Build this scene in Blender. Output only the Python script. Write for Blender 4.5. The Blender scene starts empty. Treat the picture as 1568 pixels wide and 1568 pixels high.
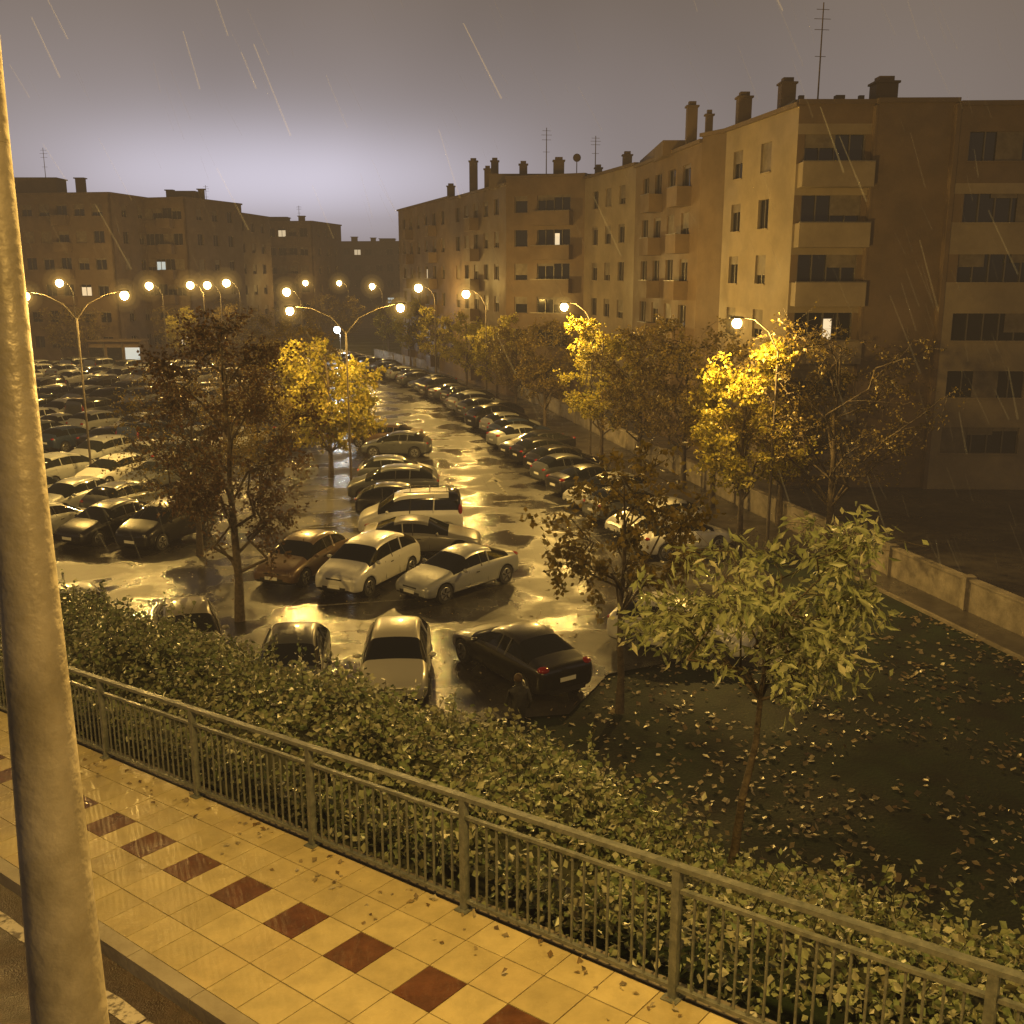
import bpy, bmesh, math, random
import numpy as np
from mathutils import Vector, Matrix, noise
random.seed(7); np.random.seed(7)
SC=bpy.context.scene; COL=bpy.context.collection
# ============================================================ helpers
class MB:
    def __init__(s): s.v=[];s.f=[];s.m=[];s.sm=[];s.T=None
    def add(s,vs,fs,m,smooth=False):
        b=len(s.v)
        for q in vs:
            s.v.append(tuple(s.T(*q)) if s.T else tuple(q))
        for f in fs: s.f.append([b+i for i in f]);s.m.append(m);s.sm.append(smooth)
    def box(s,c,d,m):
        x,y,z=c;a,b,e=d[0]/2,d[1]/2,d[2]/2
        vs=[(x-a,y-b,z-e),(x+a,y-b,z-e),(x+a,y+b,z-e),(x-a,y+b,z-e),(x-a,y-b,z+e),(x+a,y-b,z+e),(x+a,y+b,z+e),(x-a,y+b,z+e)]
        s.add(vs,[(0,3,2,1),(4,5,6,7),(0,1,5,4),(1,2,6,5),(2,3,7,6),(3,0,4,7)],m)
    def bx(s,x0,x1,y0,y1,z0,z1,m): s.box(((x0+x1)/2,(y0+y1)/2,(z0+z1)/2),(abs(x1-x0),abs(y1-y0),abs(z1-z0)),m)
    def tube(s,p0,p1,r0,r1,m,n=8,caps=True,smooth=True):
        p0=Vector(p0);p1=Vector(p1);d=(p1-p0)
        if d.length<1e-6:return
        q=d.normalized().to_track_quat('Z','Y').to_matrix()
        vs=[];fs=[]
        for pp,r in((p0,r0),(p1,r1)):
            for i in range(n):
                a=2*math.pi*i/n; vs.append(pp+q@Vector((r*math.cos(a),r*math.sin(a),0)))
        for i in range(n): fs.append((i,(i+1)%n,n+(i+1)%n,n+i))
        s.add(vs,fs,m,smooth)
        if caps:
            s.add([vs[i] for i in range(n)],[tuple(reversed(range(n)))],m);s.add([vs[n+i] for i in range(n)],[tuple(range(n))],m)
    def path(s,pts,rs,m,n=8):
        for i in range(len(pts)-1): s.tube(pts[i],pts[i+1],rs[i],rs[i+1],m,n,i in(0,len(pts)-2))
    def ell(s,c,r,m,n=10,k=6):
        vs=[];fs=[]
        for j in range(k+1):
            t=math.pi*j/k
            for i in range(n):
                a=2*math.pi*i/n
                vs.append((c[0]+r[0]*math.sin(t)*math.cos(a),c[1]+r[1]*math.sin(t)*math.sin(a),c[2]+r[2]*math.cos(t)))
        for j in range(k):
            for i in range(n):
                fs.append((j*n+i,(j+1)*n+i,(j+1)*n+(i+1)%n,j*n+(i+1)%n))
        s.add(vs,fs,m,True)
    def mesh(s,name,mats):
        me=bpy.data.meshes.new(name);me.from_pydata(s.v,[],s.f)
        for mm in mats: me.materials.append(mm)
        me.polygons.foreach_set('material_index',s.m);me.polygons.foreach_set('use_smooth',s.sm);me.update();return me
    def obj(s,name,mats,parent=None):
        o=bpy.data.objects.new(name,s.mesh(name,mats));COL.objects.link(o)
        if parent:o.parent=parent
        return o
def empty(name,loc=(0,0,0)):
    o=bpy.data.objects.new(name,None);COL.objects.link(o);o.location=loc;o.empty_display_size=.3;return o
def mat(name,col,rough=.6,metal=0,emit=None,es=0,coat=0):
    m=bpy.data.materials.new(name);m.use_nodes=True;b=m.node_tree.nodes['Principled BSDF']
    b.inputs['Base Color'].default_value=(*col,1);b.inputs['Roughness'].default_value=rough;b.inputs['Metallic'].default_value=metal
    b.inputs['Coat Weight'].default_value=coat
    if emit:b.inputs['Emission Color'].default_value=(*emit,1);b.inputs['Emission Strength'].default_value=es
    return m
def nmat(name,c1,c2,scale=3,r=(.5,.8),bump=0,bscale=None,metal=0,spec=None,detail=6,lo=.35,hi=.65,bd=.02,rlo=.38,rhi=.62):
    m=bpy.data.materials.new(name);m.use_nodes=True;t=m.node_tree;b=t.nodes['Principled BSDF'];L=t.links.new
    tc=t.nodes.new('ShaderNodeTexCoord')
    n=t.nodes.new('ShaderNodeTexNoise');n.inputs['Scale'].default_value=scale;n.inputs['Detail'].default_value=detail;n.inputs['Roughness'].default_value=.65
    L(tc.outputs['Object'],n.inputs['Vector'])
    cr=t.nodes.new('ShaderNodeValToRGB');cr.color_ramp.elements[0].position=lo;cr.color_ramp.elements[1].position=hi
    cr.color_ramp.elements[0].color=(*c1,1);cr.color_ramp.elements[1].color=(*c2,1);L(n.outputs['Fac'],cr.inputs['Fac']);L(cr.outputs['Color'],b.inputs['Base Color'])
    n2=t.nodes.new('ShaderNodeTexNoise');n2.inputs['Scale'].default_value=scale*.37;n2.inputs['Detail'].default_value=5;L(tc.outputs['Object'],n2.inputs['Vector'])
    mr=t.nodes.new('ShaderNodeMapRange');mr.inputs['From Min'].default_value=rlo;mr.inputs['From Max'].default_value=rhi;mr.inputs['To Min'].default_value=r[0];mr.inputs['To Max'].default_value=r[1]
    L(n2.outputs['Fac'],mr.inputs['Value']);L(mr.outputs['Result'],b.inputs['Roughness'])
    b.inputs['Metallic'].default_value=metal
    if spec is not None:b.inputs['Specular IOR Level'].default_value=spec
    if bump:
        n3=t.nodes.new('ShaderNodeTexNoise');n3.inputs['Scale'].default_value=bscale or scale*6;n3.inputs['Detail'].default_value=3;L(tc.outputs['Object'],n3.inputs['Vector'])
        bp=t.nodes.new('ShaderNodeBump');bp.inputs['Strength'].default_value=bump;bp.inputs['Distance'].default_value=bd;L(n3.outputs['Fac'],bp.inputs['Height']);L(bp.outputs['Normal'],b.inputs['Normal'])
    return m
def leafmat(name,cols,trans=.35,rough=.45):
    m=bpy.data.materials.new(name);m.use_nodes=True;t=m.node_tree;b=t.nodes['Principled BSDF'];L=t.links.new
    g=t.nodes.new('ShaderNodeNewGeometry');cr=t.nodes.new('ShaderNodeValToRGB');e=cr.color_ramp
    e.elements[0].color=(*cols[0],1);e.elements[1].color=(*cols[-1],1)
    for i,c in enumerate(cols[1:-1]):
        q=e.elements.new((i+1)/(len(cols)-1));q.color=(*c,1)
    L(g.outputs['Random Per Island'],cr.inputs['Fac']);L(cr.outputs['Color'],b.inputs['Base Color']);b.inputs['Roughness'].default_value=rough
    if trans:
        tr=t.nodes.new('ShaderNodeBsdfTranslucent');L(cr.outputs['Color'],tr.inputs['Color'])
        mx=t.nodes.new('ShaderNodeMixShader');mx.inputs[0].default_value=trans
        L(b.outputs[0],mx.inputs[1]);L(tr.outputs[0],mx.inputs[2]);L(mx.outputs[0],t.nodes['Material Output'].inputs['Surface'])
    return m
# ============================================================ street frame
P0=Vector((-.39,8.21,4.9))
def F(s,n,h): return Vector((P0.x-.754*s+.657*n, P0.y+.657*s+.754*n, P0.z-.1*s+h))
def SN(x,y): dx,dy=x-P0.x,y-P0.y; return (-.754*dx+.657*dy, .657*dx+.754*dy)
def zp(s): return max(0,min(8.,4.9-.1*s))
def smooth(t): t=max(0,min(1,t)); return t*t*(3-2*t)
def terr(s,n):
    z=zp(s)
    if n<0: return z-.3
    e=2+1.5*z
    if n<1.2: return z-.22
    if n>e: return 0
    t=(n-1.2)/(e-1.2)
    k=.7*(1-t)+.3*(1-smooth(t))
    return max(0,(z-.22)*k)
WP=[(8,21),(29,15.3),(45.5,10.9),(84.2,2.5),(107,-5),(138,-18.7),(200,-50)]
def W(y): return float(np.interp(y,[a for a,b in WP],[b for a,b in WP]))
# ============================================================ materials
M_asph=nmat('wet_asphalt',(.016,.015,.015),(.042,.039,.036),1.1,(.09,.50),.55,24,spec=.55,bd=.011,rlo=.42,rhi=.56)
M_road=nmat('street_asphalt',(.035,.022,.015),(.07,.046,.034),8,(.4,.65),.6,60)
M_soil=nmat('soil_grass',(.006,.008,.005),(.014,.027,.011),.7,(.7,.98),.5,14,bd=.04,spec=.2)
M_pave=nmat('wet_paving',(.035,.03,.027),(.07,.062,.055),1.5,(.25,.5),.3,14)
M_conc=nmat('concrete',(.20,.17,.12),(.36,.32,.25),1.1,(.5,.8),.4,12)
M_wallc=nmat('stained_wall',(.10,.085,.06),(.32,.28,.22),1.4,(.5,.8),.4,12,lo=.3,hi=.7)
M_bark=nmat('bark',(.035,.026,.018),(.10,.075,.05),9,(.6,.9),.8,30)
M_brick=nmat('brown_brick',(.085,.058,.033),(.125,.085,.048),.6,(.6,.9),.3,12)
M_brick2=nmat('dark_brick',(.075,.052,.032),(.11,.077,.047),.6,(.6,.9),.3,12)
M_cream=nmat('cream_render',(.15,.118,.075),(.215,.172,.11),.5,(.5,.8),.2,8)
M_roof=nmat('roof_gravel',(.05,.045,.035),(.09,.08,.06),2,(.6,.9))
M_glass=mat('window_glass',(.012,.013,.016),.08)
M_blind=nmat('roller_blind',(.07,.055,.035),(.13,.105,.07),2,(.5,.7))
M_alu=mat('window_frame',(.11,.095,.07),.4,.3)
M_lit=mat('lit_window',(.3,.25,.18),.5,0,(1,.80,.50),1.0)
M_lit2=mat('lit_window_cool',(.3,.3,.3),.5,0,(.75,.9,.9),.8)
M_steel=nmat('galvanised_steel',(.33,.29,.22),(.56,.50,.40),4,(.35,.6),.3,25,metal=.15)
M_post=nmat('aged_lamp_post',(.06,.05,.04),(.12,.10,.08),5,(.4,.7),.2,25,metal=.2)
M_rail=nmat('railing_paint',(.10,.11,.095),(.20,.205,.175),12,(.35,.6),.2,40,metal=.15)
M_dark=mat('dark_metal',(.03,.03,.03),.5,.3)
SOD=(1,.605,.14)
# ============================================================ ground
def grid_obj(name,ss,ns,fz,m):
    mb=MB();k=len(ns)
    for s in ss:
        for n in ns:
            q=F(s,n,0); mb.v.append((q.x,q.y,fz(s,n)))
    for i in range(len(ss)-1):
        for j in range(k-1):
            mb.f.append([i*k+j,i*k+j+1,(i+1)*k+j+1,(i+1)*k+j]);mb.m.append(0);mb.sm.append(True)
    return mb.obj(name,[m])
ss=[-1500,-500,-200,-90]+[x for x in np.arange(-60,70,1.5)]+[90,200,500,1500]
ns=[-1500,-400,-100,-40,-15,-6,-.02,0.0]+[x for x in np.arange(.6,17,.6)]+[20,25,40,80,150,300,700,1600]
grid_obj('ground',ss,ns,lambda s,n:terr(s,n)+(.05*noise.noise(Vector((s*.5,n*.5,0))) if 1<n<10 else 0)-(.06 if n>=10 else 0),M_soil)
def poly(name,pts,z,m,parent=None):
    mb=MB();mb.add([(x,y,z) for x,y in pts],[tuple(range(len(pts)))],0);o=mb.obj(name,[m],parent)
    bm=bmesh.new();bm.from_mesh(o.data);bmesh.ops.triangulate(bm,faces=bm.faces);bmesh.ops.recalc_face_normals(bm,faces=bm.faces)
    if sum(f.normal.z for f in bm.faces)<0: bmesh.ops.reverse_faces(bm,faces=bm.faces)
    bm.to_mesh(o.data);bm.free();return o
lot=[(-60,46),(-30,36.5),(-20,31),(-12.7,26.8),(-6.5,24.0),(-1.35,22.9),(1.4,23.4),(2.6,26.0),(4.5,26.9),(7.4,26.4),(9.4,30),(W(38)-3.6,38)]+[(W(y)-3.6,y) for y in(45.5,60,84.2,107,138,200)]+[(-110,215),(-120,90)]
poly('parking_lot_asphalt',lot,.004,M_asph)
mb=MB()
ys=[38,45.5,60,84.2,107,138,198]
for a,b in zip(ys[:-1],ys[1:]):
    for (o0,o1,z1,mi) in((-3.58,-3.43,.13,1),(-3.42,-.3,.125,0)):
        v=[(W(a)+o0,a),(W(a)+o1,a),(W(b)+o1,b),(W(b)+o0,b)]
        mb.add([(x,y,-.05) for x,y in v]+[(x,y,z1) for x,y in v],[(4,5,6,7),(0,1,5,4),(1,2,6,5),(2,3,7,6),(3,0,4,7)],mi)
mb.obj('pavement',[M_pave,M_conc])
mb=MB()
for a,b in((12,20),(20,29),(29,37.9)):
    v=[(W(a)-1.5,a),(W(a)-1.4,a),(W(b)-1.4,b),(W(b)-1.5,b)]
    mb.add([(x,y,-.05) for x,y in v]+[(x,y,.05) for x,y in v],[(4,5,6,7),(0,1,5,4),(1,2,6,5),(2,3,7,6),(3,0,4,7)],1)
    v=[(W(a)-1.38,a),(W(a)-.12,a),(W(b)-.12,b),(W(b)-1.38,b)]
    mb.add([(x,y,.02) for x,y in v],[(0,1,2,3)],0)
mb.obj('footpath',[M_pave,M_wallc])
poly('courtyard_paving',[(W(y)+.3,y) for y in(12,29,45.5,84.2,107,138)]+[(60,140),(60,12)],.012,M_pave)
mb=MB()
yy=list(np.arange(12,140,3.9))
for i,(a,b) in enumerate(zip(yy[:-1],yy[1:])):
    def seg(o0,o1,z0,z1,mi,a=a,b=b):
        v=[(W(a)+o0,a),(W(a)+o1,a),(W(b)+o1,b),(W(b)+o0,b)]
        mb.add([(x,y,z0) for x,y in v]+[(x,y,z1) for x,y in v],[(4,5,6,7),(0,1,5,4),(1,2,6,5),(2,3,7,6),(3,0,4,7)],mi)
    seg(-.1,.15,-.1,1.0,0);seg(-.13,.18,1.0,1.07,0)
    mb.box((W(a)+.02,a,.55),(.34,.34,1.16),0)
mb.obj('boundary_wall',[M_wallc,M_conc])
mb=MB()
def line(x0,y0,x1,y1,w=.12):
    d=Vector((x1-x0,y1-y0)).normalized();q=Vector((-d.y,d.x))*w/2
    mb.add([(x0+q.x,y0+q.y,.008),(x0-q.x,y0-q.y,.008),(x1-q.x,y1-q.y,.008),(x1+q.x,y1+q.y,.008)],[(0,1,2,3)],0)
for y in np.arange(37,118,2.75): line(W(y)-3.9,y+.6,W(y)-8.6,y-1.6)
for y in np.arange(30,60,2.7): line(-2.2-.14*(y-30),y,-6.8-.14*(y-30),y-1)
for x in np.arange(-11,-1,2.7): line(x,24.6+(-x)*.15,x-.2,29)
line(W(50)-13,36,W(90)-13.4,90,.1)
line(-.9,47.6,1.0,48.1,.25)
line(-.2,49,-.9,53,.12)
mb.add([(-.9,53,.008),(-1.3,52.3,.008),(-.45,52.4,.008),(-1.0,54,.008)],[(1,2,3)],0)
mb.obj('road_markings',[nmat('worn_paint',(.04,.04,.036),(.26,.25,.22),6,(.15,.4))])
# ============================================================ upper street
mats_t=[nmat('cream_tile_%d'%i,c,tuple(min(1,x*1.3) for x in c),3.5,(.25,.5),.15,40) for i,c in enumerate([(.40,.33,.165),(.44,.365,.185),(.365,.30,.15),(.42,.34,.17)])]
mats_t.append(nmat('red_tile',(.085,.035,.015),(.15,.06,.026),7,(.25,.5),.15,40))
mats_t.append(mat('grout',(.13,.095,.045),.8))
mb=MB();mb.T=F;T=.433
rows=[-2.083,-1.65,-1.2165,-.7835,-.35,.083]
for k in range(-26,70):
    s0=(k+.32)*T
    for j in range(5):
        n0,n1=rows[j],rows[j+1]
        if j==4:n1=.02
        g=.005;mi=4 if (j==2 and k%2==0) else random.choice([0,0,1,1,2,3])
        h=random.uniform(-.0015,.0015);tl=[random.uniform(-.0012,.0012) for _ in range(4)]
        a,b,c,d=(s0+g,n0+g),(s0+T-g,n0+g),(s0+T-g,n1-g),(s0+g,n1-g)
        vs=[(*q,-.02) for q in(a,b,c,d)]+[(q[0],q[1],h+tl[z]) for z,q in enumerate((a,b,c,d))]
        mb.add(vs,[(4,7,6,5),(0,4,5,1),(1,5,6,2),(2,6,7,3),(3,7,4,0)],mi)
mb.add([(-12,-2.083,-.008),(31,-2.083,-.008),(31,.05,-.008),(-12,.05,-.008)],[(0,3,2,1)],5)
side=empty('sidewalk');mb.obj('tiles',mats_t,side)
mb=MB();mb.T=F
for k in range(-12,31):
    mb.bx(k+.004,k+.996,-2.235,-2.087,-.2,.004+random.uniform(-.002,.002),0)
mb.obj('kerb',[M_conc],side)
mb=MB();mb.T=F
mb.bx(-12,31,.052,.2,-.5,-.004,0)
mb.obj('edge_strip',[M_wallc],side)
mb=MB();mb.T=F
mb.add([(-40,-9,-.14),(-40,-2.235,-.14),(48,-2.235,-.14),(48,-9,-.14)],[(0,1,2,3)],0)
mb.obj('street',[M_road])
mb=MB();mb.T=F
x=-12
while x<30:
    l=random.uniform(.4,1.6);n0=-2.60+random.uniform(-.02,.015)
    mb.add([(x,n0,-.136),(x+l*.5,n0+random.uniform(-.025,.01),-.136),(x+l,n0,-.136),(x+l,-2.48+random.uniform(-.02,.01),-.136),(x+l*.5,-2.47,-.136),(x,-2.48,-.136)],[(5,4,3,2,1,0)],0)
    x+=l+random.uniform(0,.04)
mb.obj('street_edge_line',[nmat('worn_white',(.12,.10,.08),(.55,.50,.42),9,(.4,.7),lo=.42,hi=.52)])
mb=MB();mb.T=F
SP=2.2
for k in range(-5,15):
    s0=k*SP+.05
    mb.bx(s0-.032,s0+.032,-.032,.032,0,1.1,0)
    mb.bx(s0-.07,s0+.07,-.07,.07,0,.015,0)
    for q in range(1,18):
        a=s0+.035+(SP-.07)*q/18
        mb.bx(a-.008,a+.008,-.008,.008,.10,.93,0)
    mb.bx(s0+.036,s0+SP-.036,-.02,.02,.085,.115,0);mb.bx(s0+.036,s0+SP-.036,-.02,.02,.915,.945,0)
mb.bx(-11,33,-.035,.035,1.101,1.14,0)
mb.obj('railing',[M_rail])
# ============================================================ lamp posts
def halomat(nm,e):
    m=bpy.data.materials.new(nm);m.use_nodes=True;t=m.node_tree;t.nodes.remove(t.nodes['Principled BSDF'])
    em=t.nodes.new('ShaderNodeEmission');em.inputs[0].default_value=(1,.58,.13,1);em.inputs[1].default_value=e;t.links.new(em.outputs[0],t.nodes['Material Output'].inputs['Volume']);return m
M_bulb=mat('sodium_bulb',(.8,.6,.3),.4,0,(1,.70,.26),24);M_bulb.cycles.emission_sampling='NONE'
M_bulbw=mat('white_bulb',(.8,.8,.8),.4,0,(.85,.93,1),14);M_bulbw.cycles.emission_sampling='NONE'
HC={}
def plight(name,loc,P,col=SOD,r=.2,parent=None):
    l=bpy.data.lights.new(name,'POINT');l.energy=P;l.color=col;l.shadow_soft_size=r
    o=bpy.data.objects.new(name,l);COL.objects.link(o);o.location=loc
    if parent:o.parent=parent
    return o
def head(mb,x,y,z,ang,k=1):
    c,s=math.cos(ang),math.sin(ang)
    vs=[];L=.34*k
    prof=[(-L,.05,.03),(-L*.8,.10,.07),(0,.14,.09),(L*.8,.11,.08),(L,.05,.04)]
    n=8
    for u,w,h in prof:
        for i in range(n+1):
            a=math.pi*i/n; p=(u,w*math.cos(a),h*math.sin(a)); vs.append((x+c*p[0]-s*p[1],y+s*p[0]+c*p[1],z+p[2]))
    fs=[]
    for i in range(len(prof)-1):
        for j in range(n): fs.append((i*(n+1)+j,(i+1)*(n+1)+j,(i+1)*(n+1)+j+1,i*(n+1)+j+1))
    mb.add(vs,fs,1,True)
def lamp(x,y,h,heads,P,col=SOD,z0=0,base_r=.065,bulb=2):
    D=math.hypot(x,y)
    r=max(.18,min(.42,.0038*D));e=empty('street_lamp',(x,y,z0));mb=MB()
    mb.path([(0,0,0),(0,0,.5),(0,0,.52),(0,0,h-1.2)],[base_r*1.5,base_r*1.5,base_r,base_r*.6],0,10)
    ro=max(.55,min(1.6,.0135*D))
    for (dx,dy,hz) in heads:
        a=math.atan2(dy,dx);z=hz
        pts=[(0,0,h-1.3),(dx*.25,dy*.25,h-.55),(dx*.6,dy*.6,h-.12),(dx,dy,z+r+.05)]
        mb.path(pts,[base_r*.5,base_r*.42,base_r*.36,base_r*.3],0,7)
        head(mb,dx,dy,z+r*.9,a,.8)
        mb.ell((dx,dy,z),(r,r,r),bulb,14,10)
        plight('bulb_light',(dx,dy,z-r-.14),P,col,.1,e)
        if bulb==2:
          for k_,e_ in((.48,.60),(.75,.17),(1.1,.07)):  # added glowing volumes imitate bloom round the bulb, wider with distance
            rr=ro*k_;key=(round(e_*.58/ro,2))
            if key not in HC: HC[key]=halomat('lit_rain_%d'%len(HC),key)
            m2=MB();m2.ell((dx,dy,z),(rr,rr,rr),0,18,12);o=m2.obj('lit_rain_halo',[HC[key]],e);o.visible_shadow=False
    mb.obj('post',[M_post,M_dark,M_bulb,M_bulbw],e)
    return e
PW=4200
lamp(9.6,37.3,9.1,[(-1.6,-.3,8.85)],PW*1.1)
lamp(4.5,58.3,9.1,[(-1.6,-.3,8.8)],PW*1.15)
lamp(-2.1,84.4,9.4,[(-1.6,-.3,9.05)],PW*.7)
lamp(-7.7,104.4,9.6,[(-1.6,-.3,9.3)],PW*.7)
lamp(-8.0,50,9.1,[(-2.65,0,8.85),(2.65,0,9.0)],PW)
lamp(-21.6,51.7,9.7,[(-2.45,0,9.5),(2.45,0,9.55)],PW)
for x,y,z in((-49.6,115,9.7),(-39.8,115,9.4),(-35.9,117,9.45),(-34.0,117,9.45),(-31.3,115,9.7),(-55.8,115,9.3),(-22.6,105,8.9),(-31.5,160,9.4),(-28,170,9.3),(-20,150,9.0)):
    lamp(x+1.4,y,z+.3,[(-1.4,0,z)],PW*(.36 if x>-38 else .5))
lamp(-21.5,130,4.2,[(-.4,0,3.9)],1500,(.85,.93,1),bulb=3)
e=empty('street_lamp',(-1.25,2.5,5.1));mb=MB()
mb.path([(0,0,0),(0,0,.35),(0,0,.37),(0,0,1.8),(.0,0,3.35),(.02,0,4.8),(.04,0,5.7),(.06,0,7.6)],[.19,.17,.125,.115,.1,.066,.045,.04],0,40)
mb.path([(.06,0,7.6),(.2,.5,8.1),(.5,1.4,8.35)],[.04,.035,.03],0,8)
head(mb,.6,1.8,8.35,1.25)
mb.obj('post',[M_steel,M_dark],e);plight('bulb_light',(.6,1.8,8.2),3200,SOD,.2,e)
for (s0,n0,P) in((21,-4.9,5000),(-19,-4.9,5200)):
    b=F(s0,n0,0);e=empty('street_lamp',b);mb=MB();mb.path([(0,0,-.3),(0,0,6.8)],[.12,.05],0,12);mb.path([(0,0,6.8),(.2,.5,7.4),(.5,1.4,7.7)],[.05,.04,.03],0,8);head(mb,.6,1.8,7.7,1.25)
    mb.obj('post',[M_steel,M_dark],e);plight('bulb_light',(.6,1.8,7.5),P,SOD,.2,e)
# ============================================================ buildings
BM=[M_brick,M_cream,M_glass,M_blind,M_alu,M_lit,M_roof,M_brick2,M_lit2]
def facade(mb,p0,p1,z0,nf,fh,ztop,cols,sill=.95,hd=2.3,wall=0,band=None,bal=(),lit=(),litp=.0):
    p0=Vector(p0);p1=Vector(p1);u=(p1-p0);L=u.length;u.normalize();nr=Vector((u.y,-u.x))
    mb.T=lambda a,d,z:(p0.x+u.x*a+nr.x*d,p0.y+u.y*a+nr.y*d,z)
    band=wall if band is None else band
    fw=(lambda k:wall(k)) if callable(wall) else (lambda k:wall)
    fb=(lambda k:band(k)) if callable(band) else (lambda k:band)
    mb.bx(0,L,-.25,0,-.3,z0,fw(0))
    mb.add([(0,-.2,z0),(L,-.2,z0),(L,-.2,ztop-.3),(0,-.2,ztop-.3)],[(0,1,2,3)],2)
    for k in range(nf):
        zf=z0+k*fh;bm_=fb(k);wl=fw(k)
        if not cols:
            mb.bx(0,L,-.25,0,zf,zf+fh,wl);continue
        mb.bx(0,L,-.25,0,zf,zf+sill,bm_)
        mb.bx(0,L,-.25,0,zf+hd,zf+fh,bm_)
        a=0
        for ci,(c0,c1) in enumerate(cols):
            mb.bx(a,c0,-.25,0,zf+sill,zf+hd,wl);a=c1
            w=c1-c0;npn=max(1,round(w/.8))
            for q in range(npn+1):
                xx=c0+w*q/npn; xx=min(max(xx,c0+.03),c1-.03); mb.bx(xx-.03,xx+.03,-.17,-.11,zf+sill,zf+hd,4)
            mb.bx(c0-.04,c1+.04,.002,.07,zf+sill-.07,zf+sill-.002,bm_)
            isl=(ci,k) in lit or random.random()<litp
            if isl:
                q0=c0+.05;q1=c1-.05
                if w>2: q0=c0+w*.52;q1=c0+w*.66
                mb.add([(q0,-.18,zf+sill+.05),(q1,-.18,zf+sill+.05),(q1,-.18,zf+hd-.3),(q0,-.18,zf+hd-.3)],[(0,1,2,3)],5 if random.random()<.6 else 8)
            else:
                npl=max(1,int(round(w/1.4)))
                for q in range(npl):
                    cov=random.choice([0,0,0,.15,.3,.45,.7,1.0])
                    if cov: mb.bx(c0+.03+(w-.06)*q/npl+.01,c0+.03+(w-.06)*(q+1)/npl-.01,-.105,-.09,zf+hd-(hd-sill)*cov,zf+hd,3)
            if ci in bal:
                B=.9;b0,b1=c0-.25,c1+.25
                mb.bx(b0,b1,.005,B,zf-.15,zf,bm_);mb.bx(b0,b1,B-.1,B,zf,zf+.98,bm_);mb.bx(b0,b0+.1,.005,B-.1,zf,zf+.98,bm_);mb.bx(b1-.1,b1,.005,B-.1,zf,zf+.98,bm_)
                mb.bx(b0,b1,B-.13,B+.03,zf+.98,zf+1.03,4)
        mb.bx(a,L,-.25,0,zf+sill,zf+hd,wl)
    zt=z0+nf*fh
    mb.bx(0,L,-.25,0,zt,ztop-.2,fw(nf-1));mb.bx(-.05,L+.05,-.4,.18,ztop-.2,ztop,7)
    mb.T=None
    return L
def cols_n(L,n,w,off=1.2):
    g=(L-2*off)/n;return [(off+g*(i+.5)-w/2,off+g*(i+.5)+w/2) for i in range(n)]
e=empty('apartment_building');mb=MB();FH=2.78;Z0=.85
PL=[(-14,131),(-6.3,108.5),(-.5,91),(6,88),(8.9,77),(11,62.5),(12,60.5),(13.6,51.5),(17.2,51.5)]
def Ls(i): return (Vector(PL[i+1])-Vector(PL[i])).length
L=Ls(0);facade(mb,PL[0],PL[1],Z0,6,FH,18.4,cols_n(L,6,1.3),bal=(1,4),lit=((3,3),),wall=0,band=0)
L=Ls(1);facade(mb,PL[1],PL[2],Z0,6,FH,18.2,cols_n(L,5,1.4),bal=(2,),wall=0,band=0)
L=Ls(2);facade(mb,PL[2],PL[3],Z0,6,FH,18.7,[(.8,2.0),(2.9,5.9)],bal=(1,),wall=0,band=0,lit=((1,4),))
L=Ls(3);facade(mb,PL[3],PL[4],Z0,6,FH,18.4,cols_n(L,3,1.3),wall=1,band=1)
L=Ls(4);facade(mb,PL[4],PL[5],Z0,6,FH,18.2,cols_n(L,4,1.6),bal=(1,3),wall=0,band=0)
L=Ls(5);facade(mb,PL[5],PL[6],Z0,6,FH,18.5,[],wall=7)
L=Ls(6);facade(mb,PL[6],PL[7],Z0,6,FH,18.5,[(1.2,2.5),(4.9,6.2)],sill=.9,hd=2.35,wall=1,band=1)
L=Ls(7);facade(mb,PL[7],PL[8],Z0,6,FH,18.6,[(.35,3.25)],bal=(0,),wall=0,band=lambda k:1,lit=((0,2),))
facade(mb,(17.2,51.1),(20.9,51.0),Z0,6,FH,18.6,[],wall=0)
facade(mb,(20.9,50.6),(50,49.4),Z0,6,FH,18.4,[(.5,4.3),(5.2,9.4),(10.5,14.5),(16,20)],sill=1.0,hd=2.3,wall=lambda k:1 if k<3 else 0,band=lambda k:1 if k<5 else 0)
mb.bx(20.7,20.9,50.55,51.2,0,18.3,0);mb.bx(17.1,17.2,51.05,51.5,0,18.3,0)
pts=PL[:]+[(17.2,51.3),(20.8,51.2),(20.9,50.9),(50,49.6),(50,140),(-12,140)]
vs=[(x+.1,y+.15,17.9) for x,y in pts];mb.add(vs,[tuple(range(len(vs)))],6)
mb.add([(50,49.6,0),(50,140,0),(50,140,18.0),(50,49.6,18.0),(-12,140,0),(-12,140,18.0),(-14,131,0),(-14,131,18.4)],[(0,1,2,3),(1,4,5,2),(4,6,7,5)],0)
def chim(x,y,w,z0,z1,m=7):
    mb.box((x,y,(z0+z1)/2),(w,w,z1-z0),m);mb.box((x,y,z1+.05),(w+.16,w+.16,.1),7);mb.box((x,y,z1+.22),(w*.7,w*.7,.24),7)
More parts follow.
